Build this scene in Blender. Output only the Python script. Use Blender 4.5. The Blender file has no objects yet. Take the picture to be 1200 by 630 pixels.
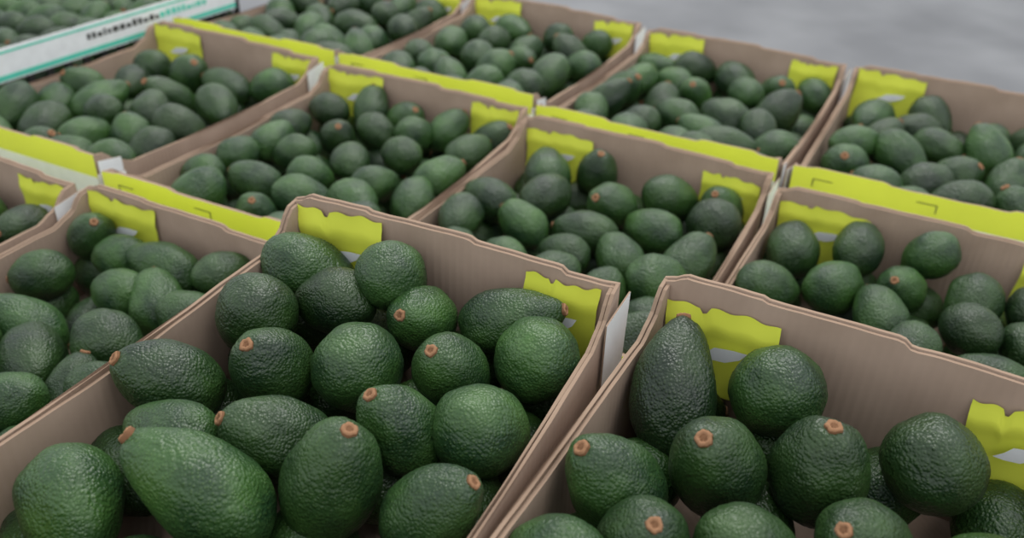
import bpy, bmesh, math, random
from mathutils import Vector, Matrix, noise
random.seed(7)
sc=bpy.context.scene
# ---------------- camera -----------------
f=1026.4;pi_=math.radians(31.684);ro=math.radians(1.687);ya=math.radians(-26.922);CH=.384
d=Vector((math.sin(ya)*math.cos(pi_),math.cos(ya)*math.cos(pi_),-math.sin(pi_)))
r=Vector((math.cos(ya),-math.sin(ya),0));u=r.cross(d)
R2=r*math.cos(ro)+u*math.sin(ro);U2=-r*math.sin(ro)+u*math.cos(ro)
cd=bpy.data.cameras.new('camera');cam=bpy.data.objects.new('camera',cd);sc.collection.objects.link(cam)
M=Matrix((R2,U2,-d)).transposed().to_4x4();M.translation=Vector((0,0,CH));cam.matrix_world=M
cd.sensor_width=36;cd.lens=f/1200*36;cd.clip_start=.01
cd.dof.use_dof=True;cd.dof.focus_distance=.50;cd.dof.aperture_fstop=7.0
sc.camera=cam
sc.view_settings.view_transform='Standard'
# ---------------- materials --------------
def newmat(n):
    m=bpy.data.materials.new(n);m.use_nodes=True
    nt=m.node_tree;return m,nt,nt.nodes['Principled BSDF']
def plain(n,col,rough=.7,spec=.3,scale=60):
    m,nt,b=newmat(n);b.inputs['Base Color'].default_value=(*col,1);b.inputs['Roughness'].default_value=rough
    b.inputs['Specular IOR Level'].default_value=spec
    t=nt.nodes.new('ShaderNodeTexNoise');t.inputs['Scale'].default_value=scale;t.inputs['Detail'].default_value=4
    tc=nt.nodes.new('ShaderNodeTexCoord');nt.links.new(tc.outputs['Object'],t.inputs['Vector'])
    mx=nt.nodes.new('ShaderNodeMix');mx.data_type='RGBA'
    mx.inputs['A'].default_value=(*[c*.85 for c in col],1);mx.inputs['B'].default_value=(*[min(1,c*1.12) for c in col],1)
    nt.links.new(t.outputs['Fac'],mx.inputs['Factor']);nt.links.new(mx.outputs['Result'],b.inputs['Base Color'])
    return m
def kraft():
    m,nt,b=newmat('kraft_cardboard');N=nt.nodes;Lk=nt.links
    tc=N.new('ShaderNodeTexCoord')
    n1=N.new('ShaderNodeTexNoise');n1.inputs['Scale'].default_value=25;n1.inputs['Detail'].default_value=6
    Lk.new(tc.outputs['Object'],n1.inputs['Vector'])
    cr=N.new('ShaderNodeValToRGB');cr.color_ramp.elements[0].color=(.325,.238,.185,1);cr.color_ramp.elements[1].color=(.40,.297,.235,1)
    cr.color_ramp.elements[0].position=.3;cr.color_ramp.elements[1].position=.7
    Lk.new(n1.outputs['Fac'],cr.inputs['Fac'])
    sx=N.new('ShaderNodeSeparateXYZ');Lk.new(tc.outputs['Object'],sx.inputs[0])
    ad=N.new('ShaderNodeMath');ad.operation='ADD';Lk.new(sx.outputs[0],ad.inputs[0]);Lk.new(sx.outputs[1],ad.inputs[1])
    mu=N.new('ShaderNodeMath');mu.operation='MULTIPLY';mu.inputs[1].default_value=2*math.pi/.0055;Lk.new(ad.outputs[0],mu.inputs[0])
    sn=N.new('ShaderNodeMath');sn.operation='SINE';Lk.new(mu.outputs[0],sn.inputs[0])
    bp=N.new('ShaderNodeBump');bp.inputs['Strength'].default_value=.22;bp.inputs['Distance'].default_value=.0004
    Lk.new(sn.outputs[0],bp.inputs['Height']);Lk.new(bp.outputs[0],b.inputs['Normal'])
    Lk.new(cr.outputs['Color'],b.inputs['Base Color'])
    b.inputs['Roughness'].default_value=.85;b.inputs['Specular IOR Level'].default_value=.15
    return m
KR=kraft()
EDGE=plain('cardboard_edge',(.29,.205,.15),.9,.1)
YEL=plain('yellow_print',(.68,.73,.075),.55,.3,12)
WHT=plain('white_print',(.72,.74,.76),.5,.3)
BLK=plain('black_print',(.05,.05,.05),.5,.3)
GRN=plain('teal_print',(.10,.55,.42),.5,.3)
PLA=plain('black_plastic',(.02,.022,.022),.45,.4)
WOOD=plain('pallet_wood',(.38,.27,.16),.85,.1)
def skin():
    m,nt,b=newmat('avocado_skin');N=nt.nodes;Lk=nt.links
    tc=N.new('ShaderNodeTexCoord');oi=N.new('ShaderNodeObjectInfo')
    mo=N.new('ShaderNodeMath');mo.operation='MULTIPLY';mo.inputs[1].default_value=37;Lk.new(oi.outputs['Random'],mo.inputs[0])
    off=N.new('ShaderNodeVectorMath');off.operation='ADD'
    Lk.new(tc.outputs['Object'],off.inputs[0]);Lk.new(mo.outputs[0],off.inputs[1])
    n1=N.new('ShaderNodeTexNoise');n1.inputs['Scale'].default_value=1.8;n1.inputs['Detail'].default_value=5
    Lk.new(off.outputs[0],n1.inputs['Vector'])
    cr=N.new('ShaderNodeValToRGB');e=cr.color_ramp.elements
    e[0].position=.32;e[0].color=(.007,.025,.009,1);e[1].position=.74;e[1].color=(.033,.083,.016,1)
    Lk.new(n1.outputs['Fac'],cr.inputs['Fac'])
    v=N.new('ShaderNodeTexVoronoi');v.inputs['Scale'].default_value=32;Lk.new(off.outputs[0],v.inputs['Vector'])
    sp=N.new('ShaderNodeValToRGB');sp.color_ramp.elements[0].position=.08;sp.color_ramp.elements[0].color=(1,1,1,1)
    sp.color_ramp.elements[1].position=.38;sp.color_ramp.elements[1].color=(0,0,0,1)
    Lk.new(v.outputs['Distance'],sp.inputs['Fac'])
    mm=N.new('ShaderNodeMath');mm.operation='MULTIPLY';mm.inputs[1].default_value=.4;Lk.new(sp.outputs['Color'],mm.inputs[0])
    mx=N.new('ShaderNodeMix');mx.data_type='RGBA';Lk.new(mm.outputs[0],mx.inputs['Factor']);Lk.new(cr.outputs['Color'],mx.inputs['A'])
    mx.inputs['B'].default_value=(.068,.13,.027,1)
    hs=N.new('ShaderNodeHueSaturation')
    mr=N.new('ShaderNodeMapRange');mr.inputs['To Min'].default_value=.55;mr.inputs['To Max'].default_value=1.35
    Lk.new(oi.outputs['Random'],mr.inputs['Value']);Lk.new(mr.outputs[0],hs.inputs['Value'])
    Lk.new(mx.outputs['Result'],hs.inputs['Color']);Lk.new(hs.outputs[0],b.inputs['Base Color'])
    v2=N.new('ShaderNodeTexVoronoi');v2.feature='SMOOTH_F1';v2.inputs['Scale'].default_value=32;v2.inputs['Smoothness'].default_value=.3
    Lk.new(off.outputs[0],v2.inputs['Vector'])
    iv=N.new('ShaderNodeMath');iv.operation='SUBTRACT';iv.inputs[0].default_value=1;Lk.new(v2.outputs['Distance'],iv.inputs[1])
    n3=N.new('ShaderNodeTexNoise');n3.inputs['Scale'].default_value=14;n3.inputs['Detail'].default_value=3;Lk.new(off.outputs[0],n3.inputs['Vector'])
    ad=N.new('ShaderNodeMath');ad.operation='ADD';Lk.new(iv.outputs[0],ad.inputs[0]);Lk.new(n3.outputs['Fac'],ad.inputs[1])
    bp=N.new('ShaderNodeBump');bp.inputs['Strength'].default_value=.65;bp.inputs['Distance'].default_value=.0010
    Lk.new(ad.outputs[0],bp.inputs['Height']);Lk.new(bp.outputs[0],b.inputs['Normal'])
    b.inputs['Roughness'].default_value=.38;b.inputs['Specular IOR Level'].default_value=.42
    return m
SKIN=skin()
STEM=plain('stem_button',(.16,.080,.042),.85,.12,6)
STEM2=plain('stem_scar',(.26,.14,.078),.9,.1,8)
def floor_mat():
    m,nt,b=newmat('concrete');N=nt.nodes;Lk=nt.links
    tc=N.new('ShaderNodeTexCoord');n=N.new('ShaderNodeTexNoise');n.inputs['Scale'].default_value=2.2;n.inputs['Detail'].default_value=5
    Lk.new(tc.outputs['Object'],n.inputs['Vector']);cr=N.new('ShaderNodeValToRGB')
    cr.color_ramp.elements[0].position=.35;cr.color_ramp.elements[0].color=(.115,.117,.126,1)
    cr.color_ramp.elements[1].position=.65;cr.color_ramp.elements[1].color=(.19,.192,.202,1)
    Lk.new(n.outputs['Fac'],cr.inputs['Fac']);Lk.new(cr.outputs['Color'],b.inputs['Base Color']);b.inputs['Roughness'].default_value=.6
    return m
CONC=floor_mat()
# ---------------- avocado meshes ----------
ASP=[1.5,1.12,1.2,1.28,1.36,1.44]
NAR=[.24,.10,.16,.20,.18,.26]
def avocado_mesh(k,sub):
    rnd=random.Random(100+k)
    bm=bmesh.new();bmesh.ops.create_icosphere(bm,subdivisions=sub,radius=1)
    asp=ASP[k];nar=NAR[k]
    o=Vector((k*3.1,k*1.7,0));bx=rnd.uniform(-.07,.07)
    for v in bm.verts:
        p=v.co.normalized();z=p.z
        w=1-nar*(z*.5+.5)**1.3*1.35
        q=Vector((p.x*w,p.y*w,z*asp))
        q.x+=bx*(1-z*z)
        lump=noise.noise(p*1.6+o)*.06
        vd=noise.voronoi(p*14+o)[0][0]
        peb=noise.noise(p*6+o)*.010-min(vd,.7)*.015
        q*=1+lump+peb
        dd=math.hypot(p.x,p.y)
        if z>0: q.z-=.05*math.exp(-(dd/.16)**2)
        v.co=q*.5
    for fa in bm.faces: fa.smooth=True; fa.material_index=0
    top=max((v.co.z for v in bm.verts if math.hypot(v.co.x,v.co.y)<.06),default=.5)
    prof=[(.0,.018),(.022,.022),(.034,.020),(.044,.030),(.060,.031),(.076,.018),(.081,-.015),(.075,-.07)]
    n=24;rings=[]
    c=bm.verts.new((0,0,top+prof[0][1]))
    for rr,zz in prof[1:]:
        rings.append([bm.verts.new((rr*(1+.25*noise.noise(Vector((math.cos(a)*2,math.sin(a)*2,k))))*math.cos(a),rr*(1+.25*noise.noise(Vector((math.cos(a)*2,math.sin(a)*2,k))))*math.sin(a),top+zz+.014*noise.noise(Vector((math.cos(a)*3,math.sin(a)*3,zz*30+k))))) for a in [2*math.pi*i/n for i in range(n)]])
    for i in range(n):
        fa=bm.faces.new((c,rings[0][i],rings[0][(i+1)%n]));fa.material_index=1;fa.smooth=True
    for j in range(len(rings)-1):
        for i in range(n):
            fa=bm.faces.new((rings[j][i],rings[j+1][i],rings[j+1][(i+1)%n],rings[j][(i+1)%n]));fa.material_index=2 if 1<=j<4 else 1;fa.smooth=True
    me=bpy.data.meshes.new('avocado_mesh');bm.to_mesh(me);bm.free()
    for m in(SKIN,STEM,STEM2): me.materials.append(m)
    return me
AV=[avocado_mesh(k,6) for k in range(6)]
def place_av(parent,p,axis,dia,k=None):
    k=random.choice((1,2,2,3,3,4,4,5)) if k is None else k
    o=bpy.data.objects.new('avocado',AV[k]);sc.collection.objects.link(o)
    q=Vector(axis).normalized().to_track_quat('Z','Y')
    Rm=q.to_matrix().to_4x4()@Matrix.Rotation(random.uniform(0,6.28),4,'Z')
    o.matrix_world=Matrix.Translation(p)@Rm@Matrix.Scale(dia,4)
    o.parent=parent
    return o
# ---------------- tray --------------------
H=.105
def lerp_prof(pts):
    def fn(s):
        for (a,b),(c,e) in zip(pts,pts[1:]):
            if a<=s<=c:
                t=(s-a)/(c-a);t=t*t*(3-2*t);return b+(e-b)*t
        return pts[-1][1]
    return fn
def tray(name,x,y,zr,tdeg,W,L,flap=.008,detail=True,seed=0):
    rnd=random.Random(seed)
    bm=bmesh.new();mats=[KR,EDGE,YEL,WHT,BLK]
    def wall(P0,P1,nout,prof,t,off,band,outer,bow=0,n=64,dz=0):
        P0=Vector(P0);P1=Vector(P1);nout=Vector(nout);rows=[]
        for i in range(n+1):
            s=i/n;P=P0.lerp(P1,s)+nout*(bow*math.sin(math.pi*s)-off);zt=prof(s)+dz+.0006*noise.noise(Vector((s*14,seed,off*99)))
            rows.append([bm.verts.new(P+Vector((0,0,z))+e) for z,e in((-H,Vector()),(-.026,Vector()),(zt,Vector()),(zt,-nout*t),(-H,-nout*t))])
        ms=[outer,band,1,0]
        for i in range(n):
            for j in range(4):
                fa=bm.faces.new((rows[i][j],rows[i+1][j],rows[i+1][j+1],rows[i][j+1]));fa.material_index=ms[j]
        for rw in(rows[0],rows[-1]):
            fa=bm.faces.new(rw);fa.material_index=1
    e=rnd.uniform(-.001,.001)
    pb=lerp_prof([(0,0),(.03,.002),(.06,.006),(.25,.0065),(.265,.005),(.57,.006),(.60,.0025+e),(.68,.003),(.84,.002),(.86,-.001),(.95,-.001),(1,0)])
    pf=lerp_prof([(0,0),(.05,.001),(.08,.003),(.3,.003),(.33,.000),(.68,.000),(.71,.003),(.9,.003),(.93,.000),(1,0)])
    ps=lerp_prof([(0,0),(.03,-.002),(.075,-.017),(.13,-.024),(.5,-.028),(.87,-.024),(.925,-.017),(.97,-.002),(1,0)])
    for off,dz,t in((0,0,.0022),(.0028,-.0012,.0022)):
        ou=0 if off else 3;bd=0 if off else 2
        wall((0,0,0),(W,0,0),(0,1,0),pb,t,off,bd,ou,.0005,dz=dz)
        wall((0,-L,0),(W,-L,0),(0,-1,0),pf,t,off,bd,ou,.0005,dz=dz)
        wall((0,-.001,0),(0,-L+.001,0),(-1,0,0),ps,t,off,0,0,.002,dz=dz)
        wall((W,-.001,0),(W,-L+.001,0),(1,0,0),ps,t,off,0,0,.002,dz=dz)
    vs=[bm.verts.new(c) for c in((0.001,-.001,-H+.002),(W-.001,-.001,-H+.002),(W-.001,-L+.001,-H+.002),(0.001,-L+.001,-H+.002))]
    bm.faces.new(vs).material_index=0
    if detail:
        def flapmesh(x0,x1,ysign,top,bot,yb,sd):
            nx,nz=30,12;g=[]
            for i in range(nx+1):
                col=[]
                for j in range(nz+1):
                    a=i/nx;b=j/nz
                    notch=.0035 if .30<a<.38 else 0
                    tz=top+.0016*math.sin(a*4+sd)+.0010*math.sin(a*23+sd*2)-notch
                    bz=bot+.004*(a-.5)+.001*math.sin(a*9+sd)
                    z=tz+(bz-tz)*b
                    crease=.0022*max(0,1-abs(b-.22)/.14)
                    yy=yb-ysign*(.0016+crease+.0045*b*b*(.5+.5*math.sin(a*3+sd))+.0006*math.sin(a*8+b*5+sd))
                    col.append(bm.verts.new((x0+(x1-x0)*a+.0012*math.sin(b*5+sd),yy,z)))
                g.append(col)
            for i in range(nx):
                for j in range(nz):
                    fa=bm.faces.new((g[i][j],g[i+1][j],g[i+1][j+1],g[i][j+1]));fa.material_index=2;fa.smooth=True
            cx=x0*.45+x1*.55;cz=top*.55+bot*.45;ww=(x1-x0)*.22;hh=.007
            pts=[(-1,-.7),(-.5,-.75),(.2,-.6),(.75,.1),(1,.9),(.4,.85),(-.3,.6),(-.6,-.1)]
            lv=[bm.verts.new((cx+px*ww,yb-ysign*.0074,cz+pz*hh)) for px,pz in pts]
            bm.faces.new(lv).material_index=3
        yb=-.0055
        flapmesh(.006,.006+W*.29,1,-flap+.009,-.066,yb,rnd.uniform(0,6))
        flapmesh(W*.75,W-.010,1,-flap+.004,-.066,yb,rnd.uniform(0,6))
        flapmesh(.012,.012+W*.24,-1,-.006,-.06,-L+.0055,rnd.uniform(0,6))
        flapmesh(W*.76,W-.012,-1,-.006,-.06,-L+.0055,rnd.uniform(0,6))
        for xx,sg,y0,y1 in((W,1,.001,-.030),(W,1,-L-.001,-L+.03),(0,-1,-L-.001,-L+.03)):
                a=[(xx+sg*.0025,y1,-.012),(xx+sg*.0055,y0,-.005),(xx+sg*.0045,y0,-.060),(xx+sg*.0025,y1,-.064)]
                b=[(c[0]+sg*.0010,c[1],c[2]) for c in a]
                va=[bm.verts.new(c) for c in a];vb=[bm.verts.new(c) for c in b]
                for i in range(4): bm.faces.new((va[i],va[(i+1)%4],vb[(i+1)%4],vb[i])).material_index=1
                bm.faces.new(va).material_index=3;bm.faces.new(vb).material_index=3
        def quad(xa,xb,za,zb,m):
            bm.faces.new([bm.verts.new(c) for c in((xa,-L-.0012,za),(xb,-L-.0012,za),(xb,-L-.0012,zb),(xa,-L-.0012,zb))]).material_index=m
        for xx,sg in((.022,1),(W*.48,-1)):
            quad(*sorted((xx,xx+sg*.020)),-.0098,-.009,4);quad(*sorted((xx,xx+sg*.001)),-.018,-.009,4)
    bmesh.ops.recalc_face_normals(bm,faces=bm.faces)
    me=bpy.data.meshes.new(name);bm.to_mesh(me);bm.free()
    for m in mats: me.materials.append(m)
    o=bpy.data.objects.new('cardboard_tray',me);sc.collection.objects.link(o)
    o.matrix_world=Matrix.Translation((x,y,zr))@Matrix.Rotation(math.radians(tdeg),4,'Z')
    return o
S=.105
T={ # x,y,zrim,theta,W,L   (metres / degrees)
'A':(-.3773,.4124,S,2.3,.236,.335),
'B':(-.1205,.4427,S,-1.3,.236,.31),
'D':(-.4245,.8604,0,-.35,.289,.37),
'E':(-.7281,.8830,0,1.2,.292,.37),
'F':(-1.0623,.9020,0,.5,.301,.37),
'G':(-.7454,1.3008,0,-.46,.299,.37),
'H':(-.4236,1.2696,0,-1.12,.292,.37),
'I':(-.1196,1.2570,0,-.33,.30,.37),
'J':(-.1232,.8254,0,-1.03,.30,.365),
'K':(-.705,.4852,0,0,.30,.37),
'L':(-1.02,.480,0,.4,.30,.37),
'M':(.128,.438,S,-.5,.236,.31),
'N':(.19,.815,0,-.6,.30,.36),
'O':(.20,1.25,0,.2,.30,.37),
'P':(-1.062,1.305,0,.3,.30,.37),
}
# fruit arranged by hand in the tray's own space, mm: x, distance from end wall, depth below rim, stem axis (x,y,z), diameter, variant (-1 = dip in the pile)
FR={
'A':"30,30,36,7,3,-4,52,4;93,29,20,-2,7,-4,50,3;32,90,36,-3,3,-8,54,2;66,56,34,-9,1,-3,48,3;122,43,36,0,-7,5,46,2;178,27,28,8,2,3,47,5;204,49,36,-5,4,-6,53,1;115,100,36,-1,7,-3,54,1;71,125,36,0,-4,7,50,2;164,81,36,-1,-5,8,47,2;29,160,36,-4,-4,5,51,3;204,115,36,1,7,-5,54,2;164,135,36,-3,-3,8,48,3;110,168,36,-5,-5,5,48,4;63,194,36,-10,0,-1,46,3;155,182,36,3,1,10,55,4;102,217,34,-7,-1,5,56,0;208,177,36,6,2,7,47,3",
'B':"31,53,35,-2,6,5,55,0;81,33,32,-4,4,-5,54,1;68,100,36,-1,-5,8,55,3;29,138,36,-4,-4,8,52,3;117,78,36,0,-1,10,54,2;168,45,36,2,5,-6,55,2;57,166,36,2,-4,9,48,2;101,146,36,6,6,-6,47,3;143,119,36,-3,-6,8,48,3;27,197,36,-8,1,-3,45,2;130,32,99,0,0,1,46,-1",
'D':"56,57,34,-4,8,2,58,3;106,31,32,2,-3,8,51,2;33,143,36,-9,2,1,51,3;79,108,36,-3,-9,-1,53,2;147,90,36,-2,-7,5,54,2;85,170,37,-8,3,2,47,4;198,44,35,5,7,-4,56,3;255,81,35,-2,5,-7,57,1;203,116,37,-8,3,-1,52,3;146,154,37,-9,-1,0,50,4;198,186,37,-6,6,2,50,4;146,204,37,-8,3,-2,46,3;256,160,37,2,7,5,52,4",
'J':"32,50,35,-2,9,2,55,2;88,33,26,-1,9,2,51,3;30,131,37,7,6,-3,50,3;81,95,37,5,9,0,52,2;134,68,37,-2,-7,6,47,2;124,124,37,-4,7,2,49,4;150,26,20,-4,1,-5,47,2",
'K':"128,37,34,-9,-1,2,53,5;163,75,37,-6,5,4,51,4;192,27,24,1,7,-1,45,3;124,82,37,-10,0,-2,47,3;73,38,37,-10,0,-3,47,4",
'E':"37,54,36,-10,2,-1,49,3;86,31,32,-3,7,6,51,4;28,118,36,1,8,0,48,3;98,119,37,4,-4,7,47,2;177,68,34,0,8,-4,50,3;203,38,34,3,7,5,48,4;194,129,35,-8,4,-3,49,3;256,80,35,3,9,1,49,4;152,166,36,-5,8,0,50,4;82,179,37,-9,0,-4,47,2;260,155,36,4,7,3,50,4;206,198,37,3,8,-2,47,3;137,220,37,3,6,-5,47,2;91,256,37,-9,-1,2,49,4;27,209,37,1,8,0,46,3;27,269,37,-10,0,-4,46,3;140,313,37,3,-4,7,47,2",
}
random.seed(11)
def fill(key):
    x,y,zr,th,W,L=T[key]
    par=bpy.data.objects.new('avocado_pile',None);sc.collection.objects.link(par)
    RM=Matrix.Translation((x,y,0))@Matrix.Rotation(math.radians(th),4,'Z');R3=RM.to_3x3()
    pts=[]
    for s in FR.get(key,"").split(';'):
        if not s: continue
        a=[float(v) for v in s.split(',')]
        dia=a[6]/1000;l=Vector((a[0]/1000,-a[1]/1000,0))
        if a[7]>=0:
            p=RM@l;p.z=zr-a[2]/1000
            place_av(par,p,R3@Vector(a[3:6]),dia,int(a[7]))
        pts.append((l.x,l.y,dia))
    fixed=len(pts);cand=0
    lo,hi=(.050,.060) if key in 'FGHIOP' else (.046,.056)
    while cand<1800:
        cand+=1
        dd=random.uniform(lo,hi);mx=dd/2+.004
        qx=random.uniform(mx,W-mx);qy=random.uniform(-L+mx,-mx)
        if all(math.hypot(qx-a,qy-b)>(dd+c)/2*.91 for a,b,c in pts): pts.append((qx,qy,dd))
    for it in range(60):
        for i in range(fixed,len(pts)):
            a,b,c=pts[i]
            for j in range(len(pts)):
                if j==i: continue
                a2,b2,c2=pts[j];dx=a-a2;dy=b-b2;l=math.hypot(dx,dy)+1e-6;tt=(c+c2)/2
                if l<tt: a+=dx/l*(tt-l)*.4;b+=dy/l*(tt-l)*.4
            m=c/2+.004;a=min(max(a,m),W-m);b=min(max(b,-L+m),-m);pts[i]=(a,b,c)
    for i in range(fixed,len(pts)):
        a,b,c=pts[i];p=RM@Vector((a,b,0));p.z=zr-.037+random.uniform(-.007,.006)-(.006 if key in 'AB' else 0)
        an=random.uniform(0,6.28);el=random.choice((-.5,-.3,.0,.3,.8))
        ax=(math.cos(an)*math.cos(el),math.sin(an)*math.cos(el),math.sin(el))
        place_av(par,p,ax,c)
    nx=int(W/.054);ny=int(L/.054)
    for i in range(nx):
        for j in range(ny):
            a=.029+(W-.058)*i/(nx-1);b=-.029-(L-.058)*j/(ny-1)
            p=RM@Vector((a,b,0));p.z=zr-H+.030
            an=random.uniform(0,6.28);place_av(par,p,(math.cos(an),math.sin(an),random.uniform(-.2,.2)),.050,random.choice((1,2)))
for i,(k,v) in enumerate(T.items()):
    tray('tray_'+k,*v,flap=.018 if k in'BDJ' else .009,seed=i)
    fill(k)
    x,y,zr,th,W,L=v
    zz=zr-H-.0085
    while zz>-.25:
        tray('tray_low',x,y,zz,th,W,L,detail=False,seed=i);zz-=H+.0085
# ---------------- black crate with label ----
bm=bmesh.new()
def box(x0,x1,y0,y1,z0,z1,m=0):
    vs=[bm.verts.new((x,y,z)) for x in(x0,x1) for y in(y0,y1) for z in(z0,z1)]
    for q in((0,1,3,2),(4,6,7,5),(0,4,5,1),(2,3,7,6),(0,2,6,4),(1,5,7,3)):
        bm.faces.new([vs[i] for i in q]).material_index=m
cx0,cx1,cy0,cy1=-1.50,-1.085,.55,1.10;zt=.016;zb=-.10
box(cx0,cx1,cy0,cy1,zb,zb+.004)
for xa in(cx0,cx1-.006):
    box(xa,xa+.006,cy0,cy1,zt-.012,zt);box(xa,xa+.006,cy0,cy1,zb,zb+.02)
    for i in range(19):
        yy=cy0+(cy1-cy0-.008)*i/18;box(xa,xa+.006,yy,yy+.008,zb,zt)
for yy in(cy0,cy1-.006):
    box(cx0,cx1,yy,yy+.006,zt-.012,zt);box(cx0,cx1,yy,yy+.006,zb,zb+.02)
    for i in range(14):
        xx=cx0+(cx1-cx0-.008)*i/13;box(xx,xx+.008,yy,yy+.006,zb,zt)
xl=cx1+.0005
box(xl,xl+.001,cy0+.03,cy1-.01,zt-.040,zt+.003,1)
box(xl+.001,xl+.0013,cy0+.03,cy1-.01,zt-.038,zt-.031,2)
box(xl+.001,xl+.0013,cy0+.03,cy1-.01,zt-.004,zt-.001,2)
rr=random.Random(3);yy=.80
while yy<1.02:
    wd=rr.uniform(.004,.010);box(xl+.001,xl+.0014,yy,yy+wd,zt-.019,zt-.019+rr.uniform(.006,.010),3 if yy<.93 else 2);yy+=wd+.003
me=bpy.data.meshes.new('crate');bm.to_mesh(me);bm.free()
for m in(PLA,WHT,GRN,BLK): me.materials.append(m)
cr=bpy.data.objects.new('plastic_crate',me);sc.collection.objects.link(cr)
for i in range(8):
    for j in range(10):
        place_av(cr,Vector((cx0+.03+i*.0505,cy0+.03+j*.0545,-.035+random.uniform(-.008,.0))),(random.uniform(-1,1),random.uniform(-1,1),random.uniform(-.3,.5)),.052)
bm=bmesh.new();box(cx0+.01,cx1-.01,cy0+.01,cy1-.01,-.205,-.101,0)
for z in(-.19,-.16,-.13):
    box(cx0+.004,cx1-.004,cy0+.004,cy1-.004,z,z+.008,0)
me=bpy.data.meshes.new('crate2');bm.to_mesh(me);bm.free();me.materials.append(PLA)
o=bpy.data.objects.new('plastic_crate',me);sc.collection.objects.link(o)
# ---------------- pallets + floor ---------
PT=-.3325
for px0,px1 in((-1.52,-.43),(-.42,.52)):
    for py0,py1 in((.0,.68),(.69,1.34)):
        bm=bmesh.new()
        n=6
        for i in range(n):
            w=(py1-py0-.02*(n-1))/n;yy=py0+i*(w+.02);box(px0,px1,yy,yy+w,PT-.018,PT)
        for xx in(px0,(px0+px1)/2-.045,px1-.09):
            box(xx,xx+.09,py0,py1,PT-.110,PT-.0181)
        for yy in(py0,(py0+py1)/2-.05,py1-.1): box(px0,px1,yy,yy+.1,PT-.128,PT-.1101)
        me=bpy.data.meshes.new('pallet');bm.to_mesh(me);bm.free();me.materials.append(WOOD)
        o=bpy.data.objects.new('wooden_pallet',me);sc.collection.objects.link(o)
bpy.ops.mesh.primitive_plane_add(size=24,location=(0,4,PT-.128));o=bpy.context.object;o.name='floor';o.data.materials.append(CONC)
# ---------------- light -------------------
w=bpy.data.worlds.new('world');sc.world=w;w.use_nodes=True
w.node_tree.nodes['Background'].inputs[0].default_value=(.95,.98,1,1);w.node_tree.nodes['Background'].inputs[1].default_value=1.2
def area(n,loc,tgt,size,e,col=(1,1,1)):
    l=bpy.data.lights.new(n,'AREA');l.size=size;l.energy=e;l.color=col
    o=bpy.data.objects.new(n,l);sc.collection.objects.link(o);o.location=loc
    o.rotation_euler=(Vector(tgt)-Vector(loc)).to_track_quat('-Z','Y').to_euler()
area('ceiling_light',(-.8,2.2,2.6),(-.3,.6,0),1.5,68,(1,.98,.95))
area('ceiling_light',(1.2,.2,2.8),(-.2,.6,0),1.2,20,(1,.98,.95))
